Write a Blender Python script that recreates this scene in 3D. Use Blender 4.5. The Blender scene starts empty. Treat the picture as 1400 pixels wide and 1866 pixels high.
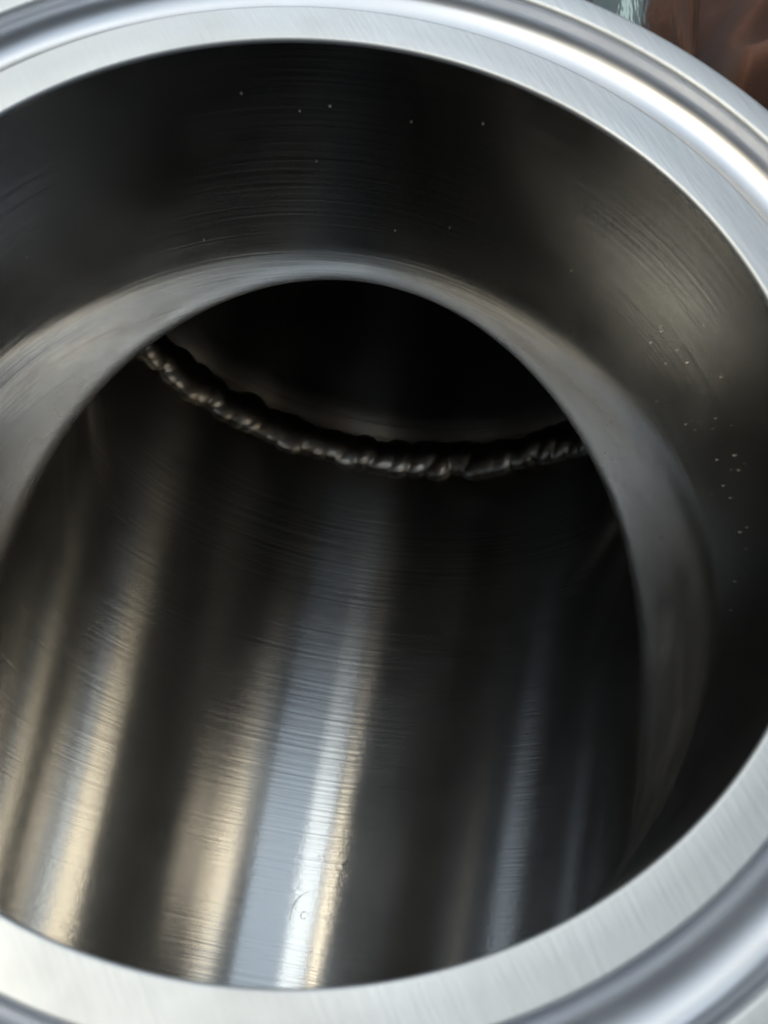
import bpy, math, random
import numpy as np
from mathutils import Matrix, Vector

random.seed(4); np.random.seed(4)
sc = bpy.context.scene
COL = sc.collection
S = 0.02375                      # one bore radius in metres
H, RR, KF = 2.203, 1.131, 0.27   # run axis depth, run inner radius, fillet size (in bore radii)
WALL = 0.05

# ------------------------------------------------------------------ camera
cam = bpy.data.cameras.new('camera')
cam.sensor_fit = 'VERTICAL'; cam.sensor_height = 24.0; cam.lens = 24.0 * 2250 / 1866
cam.clip_start = 0.002; cam.clip_end = 60
co = bpy.data.objects.new('camera', cam); COL.objects.link(co)
rt = Vector((0.98552, 0.1591, 0.05859)); dn = Vector((0.16869, -0.88562, -0.4327)); fw = Vector((-0.01696, 0.43632, -0.89963))
M = Matrix((rt, -dn, -fw)).transposed().to_4x4()
M.translation = Vector((0.21603, -1.14536, 2.05)) * S
co.matrix_world = M
cam.dof.use_dof = True; cam.dof.focus_distance = 3.7 * S; cam.dof.aperture_fstop = 62
sc.camera = co

# ------------------------------------------------------------------ light: daylight through windows, plus added lamps
w = bpy.data.worlds.new('World'); sc.world = w; w.use_nodes = True
bg = w.node_tree.nodes['Background']; bg.inputs[0].default_value = (0.80, 0.90, 1.0, 1); bg.inputs[1].default_value = 0.13

def lamp(name, x0, x1, y0, y1, z, radiance, col):
    """area lamp, a rectangle facing down at the fitting (metres)"""
    sx, sy = x1 - x0, y1 - y0
    l = bpy.data.lights.new(name, 'AREA'); l.shape = 'RECTANGLE'; l.size = sx; l.size_y = sy
    l.color = col; l.energy = radiance * sx * sy * math.pi
    o = bpy.data.objects.new(name, l); COL.objects.link(o)
    o.location = ((x0 + x1) / 2, (y0 + y1) / 2, z)
    return o
lamp('cool_window_light', -0.10, 0.24, -0.40, 1.10, 1.0, 1.0, (0.72, 0.86, 1.0))
lamp('white_window_light', -0.27, -0.10, -0.40, 1.10, 1.0, 2.5, (0.93, 0.99, 1.0))
lamp('warm_window_light', -0.80, -0.30, -0.32, 0.50, 1.0, 4.8, (1.0, 0.87, 0.64))
lamp('back_face_fill', -0.95, 0.05, 1.20, 2.10, 1.0, 2.5, (0.78, 0.90, 1.0))  # panel added to brighten the flange face
# low lamps added at the back right for teal reflections on the outer tube
def low_lamp(name, loc, w_, h_, radiance, col):
    o = lamp(name, -w_ / 2, w_ / 2, -h_ / 2, h_ / 2, 1.0, radiance, col)
    o.location = loc; o.rotation_euler = Vector(loc).to_track_quat('Z', 'Y').to_euler()
low_lamp('low_streak_light', (0.84, 0.99, 0.05), 0.30, 0.11, 0.65, (0.74, 0.96, 0.94))
low_lamp('low_teal_fill', (1.10, 1.32, 0.16), 0.9, 0.55, 0.10, (0.55, 0.92, 0.95))

vs = sc.view_settings
vs.view_transform = 'Standard'; vs.look = 'None'; vs.gamma = 1.0; vs.exposure = 0.0; vs.use_curve_mapping = False
sc.render.engine = 'CYCLES'
cy = sc.cycles
cy.max_bounces = 12; cy.glossy_bounces = 12; cy.diffuse_bounces = 4; cy.sample_clamp_indirect = 6.0
cy.caustics_reflective = True; cy.blur_glossy = 0.0; cy.use_denoising = True

# ------------------------------------------------------------------ material helpers
class NT:
    def __init__(s, name):
        s.m = bpy.data.materials.new(name); s.m.use_nodes = True
        s.t = s.m.node_tree; s.t.nodes.clear()
        s.out = s.t.nodes.new('ShaderNodeOutputMaterial')
    def n(s, typ, **kw):
        nd = s.t.nodes.new(typ)
        for k, v in kw.items(): setattr(nd, k, v)
        return nd
    def set(s, sock, v):
        if isinstance(v, bpy.types.NodeSocket): s.t.links.new(v, sock)
        else: sock.default_value = v
    def math(s, op, a, b=0.0, clamp=False):
        nd = s.n('ShaderNodeMath', operation=op, use_clamp=clamp); s.set(nd.inputs[0], a); s.set(nd.inputs[1], b); return nd.outputs[0]
    def coord(s, scale):
        tc = s.n('ShaderNodeTexCoord'); mp = s.n('ShaderNodeMapping'); s.set(mp.inputs['Vector'], tc.outputs['Object'])
        mp.inputs['Scale'].default_value = tuple(c / S for c in scale); return mp.outputs[0]
    def noise(s, scale, detail=2.0, rough=0.5, vec=None):
        nd = s.n('ShaderNodeTexNoise'); s.set(nd.inputs['Vector'], vec if vec is not None else s.coord(scale))
        nd.inputs['Scale'].default_value = 1.0; nd.inputs['Detail'].default_value = detail; nd.inputs['Roughness'].default_value = rough
        return nd.outputs['Fac']
    def ramp(s, fac, a, b, lo=0.0, hi=1.0):
        nd = s.n('ShaderNodeMapRange'); nd.clamp = True
        s.set(nd.inputs[0], fac)
        for i, v in enumerate((a, b, lo, hi)): nd.inputs[1 + i].default_value = v
        return nd.outputs[0]
    def mix(s, f, a, b):
        nd = s.n('ShaderNodeMix', data_type='RGBA'); s.set(nd.inputs[0], f); s.set(nd.inputs[6], a); s.set(nd.inputs[7], b); return nd.outputs[2]
    def fmix(s, f, a, b):
        nd = s.n('ShaderNodeMix', data_type='FLOAT'); s.set(nd.inputs[0], f); s.set(nd.inputs[2], a); s.set(nd.inputs[3], b); return nd.outputs[0]
    def bump(s, h, strength, dist, normal=None):
        nd = s.n('ShaderNodeBump'); nd.inputs['Strength'].default_value = strength; nd.inputs['Distance'].default_value = dist * S
        s.set(nd.inputs['Height'], h)
        if normal is not None: s.set(nd.inputs['Normal'], normal)
        return nd.outputs[0]
    def surf(s, sh): s.t.links.new(sh, s.out.inputs[0]); return s.m

def steel_inside():
    """brushed bore: circumferential scratches round the branch (mask 0) or round the run (mask 1), softened on the fillet"""
    t = NT('brushed_steel_inside')
    at = t.n('ShaderNodeAttribute', attribute_name='run_mask'); mask = at.outputs['Fac']
    fl = t.n('ShaderNodeAttribute', attribute_name='fillet').outputs['Fac']
    tc = t.n('ShaderNodeTexCoord')
    scr = t.fmix(mask, t.noise((0.9, 0.9, 60), 3, 0.62), t.noise((1.2, 62, 1.2), 3, 0.62))
    patch = t.noise((1.6, 2.2, 1.6), 3, 0.65)
    fine = t.noise((38, 44, 38), 3, 0.65)
    hgt = t.math('ADD', t.math('MULTIPLY', scr, t.fmix(fl, t.fmix(mask, 0.6, 1.0), 0.8)), t.math('MULTIPLY', fine, t.math('MULTIPLY', t.math('MULTIPLY', t.ramp(patch, 0.42, 0.62), mask), 0.32)))
    b = t.bump(hgt, 0.22, 0.006)
    ax = t.n('ShaderNodeMix', data_type='VECTOR'); t.set(ax.inputs[0], mask); ax.inputs[4].default_value = (0, 0, 1); ax.inputs[5].default_value = (0, 1, 0)
    geo = t.n('ShaderNodeNewGeometry')
    cr = t.n('ShaderNodeVectorMath', operation='CROSS_PRODUCT'); t.set(cr.inputs[0], ax.outputs[1]); t.set(cr.inputs[1], geo.outputs['Normal'])
    nz = t.n('ShaderNodeVectorMath', operation='NORMALIZE'); t.set(nz.inputs[0], cr.outputs[0])
    g = t.n('ShaderNodeBsdfAnisotropic', distribution='GGX')
    t.set(g.inputs['Color'], t.mix(fl, t.mix(t.ramp(patch, 0.3, 0.7), (0.53, 0.53, 0.525, 1), (0.61, 0.61, 0.605, 1)), (0.68, 0.67, 0.66, 1)))
    base = g.inputs['Color'].links[0].from_socket
    sy = t.n('ShaderNodeSeparateXYZ'); t.set(sy.inputs[0], tc.outputs['Object'])
    dy = t.math('ABSOLUTE', t.math('SUBTRACT', t.math('DIVIDE', sy.outputs[1], S), 1.76))
    tint = t.math('MULTIPLY', t.ramp(t.math('ADD', dy, t.math('MULTIPLY', patch, 0.12)), 0.12, 0.30, 0.8, 0.0), mask)
    t.set(g.inputs['Color'], t.mix(tint, base, (0.40, 0.31, 0.21, 1)))
    t.set(g.inputs['Roughness'], t.fmix(fl, t.fmix(mask, t.ramp(patch, 0.35, 0.65, 0.10, 0.165), t.ramp(patch, 0.3, 0.7, 0.17, 0.20)), t.ramp(patch, 0.35, 0.65, 0.16, 0.24)))
    t.set(g.inputs['Anisotropy'], t.fmix(fl, t.fmix(mask, 0.5, 0.67), 0.55))
    t.set(g.inputs['Tangent'], nz.outputs[0]); t.set(g.inputs['Normal'], b)
    g2 = t.n('ShaderNodeBsdfAnisotropic', distribution='GGX')      # fine sanding haze
    t.set(g2.inputs['Color'], g.inputs['Color'].links[0].from_socket); g2.inputs['Roughness'].default_value = 0.42; t.set(g2.inputs['Normal'], b)
    mx = t.n('ShaderNodeMixShader')
    t.set(mx.inputs[0], t.fmix(fl, t.fmix(mask, 0.05, t.ramp(patch, 0.35, 0.65, 0.07, 0.13)), t.ramp(patch, 0.35, 0.65, 0.12, 0.32)))
    t.t.links.new(g.outputs[0], mx.inputs[1]); t.t.links.new(g2.outputs[0], mx.inputs[2])
    return t.surf(mx.outputs[0])

def steel(name, col, rough, scratch, sstr, sdist=0.01, rvar=0.06, rot=0.0):
    t = NT(name)
    tc = t.n('ShaderNodeTexCoord'); vr = t.n('ShaderNodeVectorRotate', rotation_type='Z_AXIS'); t.set(vr.inputs['Vector'], tc.outputs['Object']); vr.inputs['Angle'].default_value = math.radians(rot)
    mv = t.n('ShaderNodeVectorMath', operation='MULTIPLY'); t.set(mv.inputs[0], vr.outputs[0]); mv.inputs[1].default_value = tuple(c / S for c in scratch)
    n1 = t.noise(None, 3, 0.65, mv.outputs[0]); n2 = t.noise((4, 4, 4), 4, 0.6)
    b = t.bump(n1, sstr, sdist)
    g = t.n('ShaderNodeBsdfAnisotropic', distribution='GGX')
    c2 = tuple(c * 0.9 for c in col[:3]) + (1,)
    t.set(g.inputs['Color'], t.mix(t.ramp(n2, 0.3, 0.7), c2, col))
    t.set(g.inputs['Roughness'], t.ramp(n2, 0.3, 0.7, rough - rvar, rough + rvar))
    t.set(g.inputs['Normal'], b)
    return t.surf(g.outputs[0])

M_IN = steel_inside()
M_FACE = steel('sanded_steel_face', (0.83, 0.875, 0.92, 1), 0.55, (90, 8, 9), 0.24, 0.003, rot=-35)
M_GROOVE = steel('turned_steel_groove', (0.64, 0.66, 0.70, 1), 0.34, (2, 2, 60), 0.08, 0.004)
M_OUT = steel('polished_steel_outside', (0.66, 0.66, 0.65, 1), 0.08, (9, 3, 9), 0.30, 0.012, 0.03)

def weld_mat():
    t = NT('heat_tinted_weld')
    n1 = t.noise((14, 14, 14), 4, 0.65); n2 = t.noise((60, 60, 60), 3, 0.6)
    p = t.n('ShaderNodeBsdfPrincipled')
    t.set(p.inputs['Base Color'], t.mix(t.ramp(n1, 0.38, 0.66), (0.54, 0.53, 0.51, 1), (0.42, 0.35, 0.27, 1)))
    p.inputs['Metallic'].default_value = 1.0
    p.inputs['Roughness'].default_value = 0.28
    t.set(p.inputs['Normal'], t.bump(n2, 0.06, 0.004))
    return t.surf(p.outputs[0])
M_WELD = weld_mat()

def cloth_mat():
    t = NT('brown_cloth_weave')
    n1 = t.noise((6, 6, 6), 4, 0.6); n2 = t.noise((90, 90, 90), 2, 0.5)
    p = t.n('ShaderNodeBsdfPrincipled')
    t.set(p.inputs['Base Color'], t.mix(t.ramp(n1, 0.3, 0.7), (0.14, 0.058, 0.034, 1), (0.19, 0.082, 0.050, 1)))
    p.inputs['Roughness'].default_value = 0.75
    p.inputs['Sheen Weight'].default_value = 0.15
    t.set(p.inputs['Normal'], t.bump(n2, 0.3, 0.02))
    return t.surf(p.outputs[0])
M_CLOTH = cloth_mat()

def cap_mat():
    t = NT('light_absorbing_black'); p = t.n('ShaderNodeBsdfPrincipled'); n = t.noise((9, 9, 9), 3)  # near-black so the end blanks send little light back
    t.set(p.inputs['Base Color'], t.mix(n, (0.012, 0.012, 0.012, 1), (0.02, 0.02, 0.02, 1))); p.inputs['Roughness'].default_value = 0.7
    return t.surf(p.outputs[0])
M_CAP = cap_mat()

def dust_mat():
    t = NT('pale_dust'); p = t.n('ShaderNodeBsdfPrincipled')
    p.inputs['Base Color'].default_value = (0.32, 0.30, 0.26, 1); p.inputs['Roughness'].default_value = 0.8
    return t.surf(p.outputs[0])
M_DUST = dust_mat()

# ------------------------------------------------------------------ mesh helpers (coordinates in bore radii)
def mesh_obj(name, V, F, mat, parent=None, normals=None, attrs=None, smooth=True):
    me = bpy.data.meshes.new(name)
    V = np.asarray(V, float)
    me.from_pydata((V * S).tolist(), [], [list(map(int, f)) for f in F])
    me.materials.append(mat)
    if smooth: me.polygons.foreach_set('use_smooth', np.ones(len(me.polygons), bool))
    for k, v in (attrs or {}).items():
        a = me.attributes.new(k, 'FLOAT', 'POINT'); a.data.foreach_set('value', np.asarray(v, np.float32))
    me.update()
    if normals is not None: me.normals_split_custom_set_from_vertices([tuple(n) for n in normals])
    o = bpy.data.objects.new(name, me); COL.objects.link(o)
    if parent: o.parent = parent
    return o

def smooth(t_):
    t_ = np.clip(t_, 0, 1); return t_ * t_ * (3 - 2 * t_)
def seam(ph):
    return -0.81 + 0.035 * np.sin(2 * ph + 1.0) + 0.02 * np.sin(5 * ph)
def kfil(P):
    """fillet size: follows the angle at which branch and run meet"""
    c2 = P[..., 0] ** 2 / (P[..., 0] ** 2 + P[..., 1] ** 2 + 1e-6)
    return KF - 0.19 * c2
def sdf(P, off=0.0):
    """signed distance of the cavity: branch bore and run bore joined with a pulled fillet"""
    x, y, z = P[..., 0], P[..., 1], P[..., 2]
    ph = np.arctan2(y, x)
    d = np.maximum(seam(ph) - z, 0)
    flare = 0.05 * (1 - np.exp(-(d / 0.45) ** 2)) + 0.014 * smooth((seam(ph) - z + 0.09) / 0.20)   # pulled collar opens below the flush joint
    dB = np.maximum(np.hypot(x, y) - 1.0 - flare, -H - z)
    dR = np.hypot(x, z + H) - RR
    k = kfil(P)
    h = np.maximum(k - np.abs(dB - dR), 0) / k
    return np.minimum(dB, dR) - h * h * k * 0.25 - off
def grad(P, off=0.0):
    e = 2e-4
    g = np.stack([sdf(P + d, off) - sdf(P - d, off) for d in np.eye(3) * e], -1)
    return g / (np.linalg.norm(g, axis=-1, keepdims=True) + 1e-12)

def surface_net(lo, hi, h, off):
    lo = np.array(lo, float); n = np.maximum(np.round((np.array(hi) - lo) / h).astype(int), 2)
    hs = (np.array(hi) - lo) / n
    ax = [lo[i] + hs[i] * np.arange(n[i] + 1) for i in range(3)]
    X = np.stack(np.meshgrid(*ax, indexing='ij'), -1)
    Fv = sdf(X, off); sg = Fv < 0
    cs = np.zeros(n, int)
    for a in (0, 1):
        for b in (0, 1):
            for c in (0, 1):
                cs += sg[a:n[0] + a, b:n[1] + b, c:n[2] + c]
    act = (cs > 0) & (cs < 8)
    idx = -np.ones(n, int); idx[act] = np.arange(act.sum())
    ci = np.argwhere(act)
    P = lo + hs * (ci + 0.5)
    locked = np.zeros(P.shape, bool)
    for i in (1, 2):           # open ends lie flat on the box faces
        top = ci[:, i] == n[i] - 1; P[top, i] = hi[i]; locked[top, i] = True
    b0 = ci[:, 1] == 0; P[b0, 1] = lo[1]; locked[b0, 1] = True
    for _ in range(8):
        g = grad(P, off); d = sdf(P, off)
        st = -g * d[:, None]; st[locked] = 0; P = P + st
    Nn = grad(P, off)
    quads = []
    for axis in range(3):
        o1, o2 = [(1, 2), (2, 0), (0, 1)][axis]
        sl0 = [slice(None)] * 3; sl1 = [slice(None)] * 3
        sl0[axis] = slice(0, n[axis]); sl1[axis] = slice(1, n[axis] + 1)
        ch = sg[tuple(sl0)] != sg[tuple(sl1)]
        e = np.argwhere(ch)
        ok = (e[:, o1] > 0) & (e[:, o1] < n[o1]) & (e[:, o2] > 0) & (e[:, o2] < n[o2])
        e = e[ok]
        s0 = sg[tuple(e.T)]
        def cell(d1, d2):
            c = e.copy(); c[:, o1] -= d1; c[:, o2] -= d2
            return idx[tuple(c.T)]
        q = np.stack([cell(1, 1), cell(0, 1), cell(0, 0), cell(1, 0)], 1)
        q[~s0] = q[~s0][:, ::-1]
        quads.append(q)
    return P, np.concatenate(quads), Nn

def lathe(prof, seg=256, axis='Z', origin=(0, 0, 0), closed=False):
    """revolve (radius, height) pairs; axis Z: height along z, axis Y: height along y"""
    V = []; F = []; m = len(prof)
    for i in range(seg):
        a = 2 * math.pi * i / seg; c, s = math.cos(a), math.sin(a)
        for r, hh in prof:
            V.append((r * c, r * s, hh) if axis == 'Z' else (r * c, hh, r * s))
    for i in range(seg):
        j = (i + 1) % seg
        for k in range(m if closed else m - 1):
            l = (k + 1) % m
            f = (i * m + k, j * m + k, j * m + l, i * m + l)
            F.append(f if axis == 'Z' else f[::-1])
    V = np.array(V) + np.array(origin)
    return V, F

def arc(cx, cz, r, a0, a1, n, rz=None):
    rz = rz or r
    return [(cx + r * math.cos(math.radians(a0 + (a1 - a0) * i / n)), cz + rz * math.sin(math.radians(a0 + (a1 - a0) * i / n))) for i in range(n + 1)]

def tag(o, label=None, cat=None, group=None, kind=None):
    if label: o['label'] = label
    if cat: o['category'] = cat
    if group: o['group'] = group
    if kind: o['kind'] = kind
    return o

# ------------------------------------------------------------------ the surface under the fitting: folded brown cloth
FLOOR = -H - RR - WALL - 0.02
def cloth():
    xs = np.concatenate([np.linspace(-9, 1.2, 60)[:-1], np.linspace(1.2, 2.8, 80)[:-1], np.linspace(2.8, 11, 50)])
    ys = np.concatenate([np.linspace(-9, 3.6, 60)[:-1], np.linspace(3.6, 7, 110)[:-1], np.linspace(7, 14, 40)])
    nx, ny = len(xs), len(ys)
    X, Y = np.meshgrid(xs, ys, indexing='ij')
    def fold(px, py, ang, wd, ht):
        a = math.radians(ang)
        d = -(X - px) * math.sin(a) + (Y - py) * math.cos(a)
        wob = 0.06 * np.sin(1.3 * ((X - px) * math.cos(a) + (Y - py) * math.sin(a)) + px)
        return ht * np.exp(-((d + wob) / wd) ** 2)
    Z = fold(1.72, 5.0, 68, 0.16, 0.50) + fold(2.06, 4.55, 48, 0.24, 0.70) + fold(2.5, 5.2, 58, 0.2, 0.4)
    Z += fold(3.3, 4, 66, 0.42, 0.6) + fold(4.6, 3.0, 40, 0.5, 0.95) + fold(6.5, 5, 75, 0.7, 0.8) + fold(-4, 3, 110, 0.7, 0.7) + fold(4, -3, 120, 0.8, 0.6)
    Z += 0.06 * np.sin(X * 1.7 + 0.6 * Y) * np.sin(0.9 * Y - 0.5 * X)
    near = np.clip((np.abs(X) - 1.28) / 0.25, 0, 1); near = near * near * (3 - 2 * near)
    Z = FLOOR + Z * near
    V = np.stack([X, Y, Z], -1).reshape(-1, 3)
    F = [(i * ny + j, (i + 1) * ny + j, (i + 1) * ny + j + 1, i * ny + j + 1) for i in range(nx - 1) for j in range(ny - 1)]
    o = mesh_obj('brown_cloth', V, F, M_CLOTH)
    tag(o, 'dark brown cloth in soft folds under and behind the steel fitting', 'cloth')
cloth()

# ------------------------------------------------------------------ the fitting
tee = bpy.data.objects.new('pipe_tee', None); COL.objects.link(tee)
tag(tee, 'brushed stainless steel pipe tee seen down its flanged branch', 'pipe fitting')
tee.location = (0, 0, FLOOR * S)
UP = np.array((0, 0, -FLOOR))            # parts are modelled from the rim plane; the empty stands on the cloth

A_WELD = 1.72
def body():
    P, Q, N = surface_net((-1.25, -2.4, -3.5), (1.25, A_WELD, -0.012), 0.028, 0.0)
    # flip so the inner skin faces the cavity
    dB = np.maximum(np.hypot(P[:, 0], P[:, 1]) - 1.0, -H - P[:, 2]); dR = np.hypot(P[:, 0], P[:, 2] + H) - RR
    kk = kfil(P); m = np.clip(0.5 + (dB - dR) / (2 * kk), 0, 1); m = m * m * (3 - 2 * m)
    fl = np.clip((seam(np.arctan2(P[:, 1], P[:, 0])) - P[:, 2]) / 0.30 + 0.5, 0, 1); fl = fl * fl * (3 - 2 * fl)
    rm = np.clip((dB - dR) / kk - 0.15, 0, 0.7) / 0.7; fl = fl * (1 - rm * rm * (3 - 2 * rm)) * (0.25 + 0.75 * smooth((P[:, 1] + 0.5) / 0.6))
    o = mesh_obj('inner_wall', P + UP, Q[:, ::-1], M_IN, tee, -N, {'run_mask': m, 'fillet': fl})
    P, Q, N = surface_net((-1.4, -2.4, -3.7), (1.4, A_WELD, -0.17), 0.04, WALL)
    mesh_obj('outer_wall', P + UP, Q, M_OUT, tee, N)
body()

def flange():
    fr = bpy.data.objects.new('branch_flange', None); COL.objects.link(fr); fr.parent = tee
    fr.location = (UP[0] * S, UP[1] * S, UP[2] * S)
    # flat sanded face with a softened bore edge
    prof = [(1.0, -0.012)] + arc(1.009, -0.009, 0.009, 180, 90, 5) + [(1.05, 0.0), (1.098, 0.0)] + arc(1.098, -0.006, 0.006, 90, 0, 4)
    V, F = lathe(prof); mesh_obj('sealing_face', V, [f[::-1] for f in F], M_FACE, fr)
    # half-round gasket groove
    prof = [(1.104, -0.006), (1.108, -0.022)] + arc(1.177, -0.022, 0.069, 180, 360, 20, 0.052)[1:] + [(1.249, -0.012)]
    V, F = lathe(prof); mesh_obj('gasket_groove', V, [f[::-1] for f in F], M_GROOVE, fr)
    # outer lip, rim and the sloping back
    prof = arc(1.263, -0.012, 0.014, 180, 90, 5) + [(1.29, 0.002)] + arc(1.312, -0.012, 0.014, 90, 0, 5) + [(1.326, -0.075)] + arc(1.316, -0.075, 0.010, 0, -70, 4) + [(1.11, -0.16), (1.052, -0.19), (1.045, -0.22)]
    V, F = lathe(prof); mesh_obj('outer_lip', V, [f[::-1] for f in F], M_FACE, fr)
flange()

def run_tube():
    # straight tube welded to the far end of the tee
    r = RR - 0.036
    V, F = lathe([(RR + 0.004, A_WELD), (RR + 0.002, A_WELD + 0.12), (RR - 0.012, A_WELD + 0.17), (RR - 0.030, A_WELD + 0.23), (r, A_WELD + 0.30), (r, 2.4), (r, 3.2), (r, 4.4), (r, 6.0)], 200, 'Y', (0, 0, -H))
    mesh_obj('tube_inner_wall', V + UP, F, M_IN, tee, attrs={'run_mask': np.ones(len(V)), 'fillet': np.zeros(len(V))})
    V, F = lathe([(RR + WALL, A_WELD), (RR + WALL, 2.6), (RR + WALL, 4.4), (RR + WALL, 6.0), (r, 6.0)], 200, 'Y', (0, 0, -H))
    mesh_obj('tube_outer_wall', V + UP, [f[::-1] for f in F], M_OUT, tee)
    for y, nm in ((6.0, 'dark_end_blank'), (-2.4, 'dark_end_blank')):  # unseen blanks added to close the run and keep it dark
        s = 1 if y > 0 else -1
        prof = [(0.0005, y + s * 0.02), (0.7, y + s * 0.02), (RR + WALL, y + s * 0.012), (RR + WALL + 0.02, y + s * 0.03), (RR + WALL, y + s * 0.07), (0.0005, y + s * 0.08)]
        V, F = lathe(prof, 120, 'Y', (0, 0, -H)); mesh_obj(nm, V + UP, F, M_CAP, tee)['label'] = 'added unseen black end blank'
run_tube()

def weld():
    seg, m = 1500, 44
    rng = np.random.RandomState(11)
    th = np.linspace(0, 2 * math.pi, seg, endpoint=False)[:, None]
    v = np.linspace(-0.15, 0.15, m)[None, :]
    h = np.full((seg, m), -0.02)
    a = 0.0
    while a < 2 * math.pi - 0.04:
        rt_, rv = rng.uniform(0.075, 0.105), rng.uniform(0.080, 0.108)
        hh, of = rng.uniform(0.036, 0.050), rng.normal(0, 0.011)
        d = (th - a + math.pi) % (2 * math.pi) - math.pi
        u = d / rt_; q = (v - of) / rv
        rho2 = u * u + q * q
        dome = hh * np.sqrt(np.maximum(1 - rho2, 0)) * (1 + 0.35 * u)
        dome = np.where(rho2 < 1, dome, -0.02)
        k = 0.007; x = np.maximum(k - np.abs(h - dome), 0) / k
        h = np.maximum(h, dome) + x * x * k * 0.25
        a += rng.uniform(0.045, 0.078)
    R = RR - 0.004 - h
    P = np.stack([R * np.cos(th), A_WELD + 0.045 + v + 0 * th, R * np.sin(th) - H], -1).reshape(-1, 3)
    F = []
    for i in range(seg):
        j = (i + 1) % seg
        for k in range(m - 1):
            F.append((i * m + k, i * m + k + 1, j * m + k + 1, j * m + k))
    o = mesh_obj('weld_bead', P + UP, F, M_WELD, tee)
    o['label'] = 'rough rippled weld bead ringing the inside of the run'
weld()

# ------------------------------------------------------------------ small marks on the run floor and dust on the bore wall
def ridge(name, pts, rad, mat=None):
    pts = [np.array(p) for p in pts]
    fine = []
    for a_, b_ in zip(pts[:-1], pts[1:]):
        for t_ in np.linspace(0, 1, 5)[:-1]: fine.append(a_ * (1 - t_) + b_ * t_)
    fine.append(pts[-1]); fine = np.array(fine)
    for _ in range(2): fine[1:-1] = (fine[:-2] + 2 * fine[1:-1] + fine[2:]) / 4
    V, F = [], []
    n = len(fine)
    rng = np.random.RandomState(len(name) + n)
    for i, p in enumerate(fine):
        tg = fine[min(i + 1, n - 1)] - fine[max(i - 1, 0)]; tg /= np.linalg.norm(tg)
        nn = np.array((p[0], 0, p[2] + H)); nn /= np.linalg.norm(nn); p = np.array((0, p[1], -H)) + nn * (RR + 0.001)
        sd = np.cross(tg, nn)
        r_ = rad * (0.35 + 0.65 * math.sin(math.pi * (i + 0.6) / (n + 0.2))) * rng.uniform(0.6, 1.2)
        for k in range(6):
            an = math.pi * 2 * k / 6
            V.append(p + sd * r_ * math.cos(an) - nn * r_ * 0.55 * math.sin(an))
    for i in range(n - 1):
        for k in range(6):
            l = (k + 1) % 6; F.append((i * 6 + k, i * 6 + l, (i + 1) * 6 + l, (i + 1) * 6 + k))
    return mesh_obj(name, np.array(V) + UP, F, mat or M_OUT, tee)
ridge('scratch_mark', [(0.0315, -0.4985, -3.3336), (0.0277, -0.4437, -3.3337), (0.0351, -0.3977, -3.3335), (0.0583, -0.3601, -3.3325), (0.1005, -0.3353, -3.3295)], 0.0045)
ridge('scratch_mark', [(-0.1521, -0.5702, -3.3237), (-0.1602, -0.4992, -3.3226), (-0.1671, -0.4338, -3.3216)], 0.0025)
ridge('scratch_mark', [(0.0862, -0.1954, -3.3307), (0.1207, -0.19, -3.3275), (0.1454, -0.1956, -3.3246)], 0.0045)
for pts in ([(0.3524, 0.1967, -3.2777), (0.4108, 0.2802, -3.2568), (0.4573, 0.2834, -3.2374), (0.5486, 0.2053, -3.192)], [(0.423, 0.1979, -3.2519), (0.4642, 0.2349, -3.2343), (0.470, 0.270, -3.23)]):
    ridge('pale_scuff', pts, 0.0022, M_DUST)
cx, cyy = 0.0831, -0.4413
ridge('pit_mark', [(cx + 0.013 * math.cos(a), cyy + 0.015 * math.sin(a), -3.331) for a in np.linspace(0, 2 * math.pi, 11)], 0.0035)

def dust():
    pts = [(-0.331, 0.944, -0.159), (-0.198, 0.98, -0.224), (-0.126, 0.992, -0.204), (0.072, 0.997, -0.217), (0.242, 0.97, -0.156), (-0.157, 0.988, -0.398), (0.53, 0.848, -0.486), (0.205, 0.979, -0.559), (0.06, 0.998, -0.632), (-0.447, 0.894, -0.675)]
    rng = np.random.RandomState(3)
    for _ in range(34):
        t_ = rng.rand(); an = math.radians(41 - 35 * t_ + rng.normal(0, 4)); z = -0.40 - 0.14 * t_ + rng.normal(0, 0.07)
        pts.append((math.cos(an), math.sin(an), z))
    for _ in range(14):
        an = math.radians(rng.uniform(5, 150)); pts.append((math.cos(an), math.sin(an), rng.uniform(-0.75, -0.08)))
    base = [(1, 0, 0), (0, 1, 0), (-1, 0, 0), (0, -1, 0), (0, 0, 1), (0, 0, -1)]
    tri = [(0, 1, 4), (1, 2, 4), (2, 3, 4), (3, 0, 4), (1, 0, 5), (2, 1, 5), (3, 2, 5), (0, 3, 5)]
    V, F = [], []
    for i, p in enumerate(pts):
        p = np.array(p); rr = math.hypot(p[0], p[1]); p[:2] *= 0.998 / rr
        big = rng.uniform(0.0020, 0.0038) if i < 10 else min(0.0042, 0.0013 * math.exp(rng.normal(0, 0.55)))
        if i >= 44: big *= 0.5
        sc_ = rng.uniform(0.6, 1.3, 3) * big
        o0 = len(V)
        for b_ in base: V.append(p + np.array(b_) * sc_ * rng.uniform(0.7, 1.2))
        F += [tuple(o0 + q for q in f_) for f_ in tri]
    o = mesh_obj('dust_specks', np.array(V), F, M_DUST, smooth=False)
    tag(o, 'pale dust specks scattered on the bore wall', 'dust', kind='stuff')
dust()
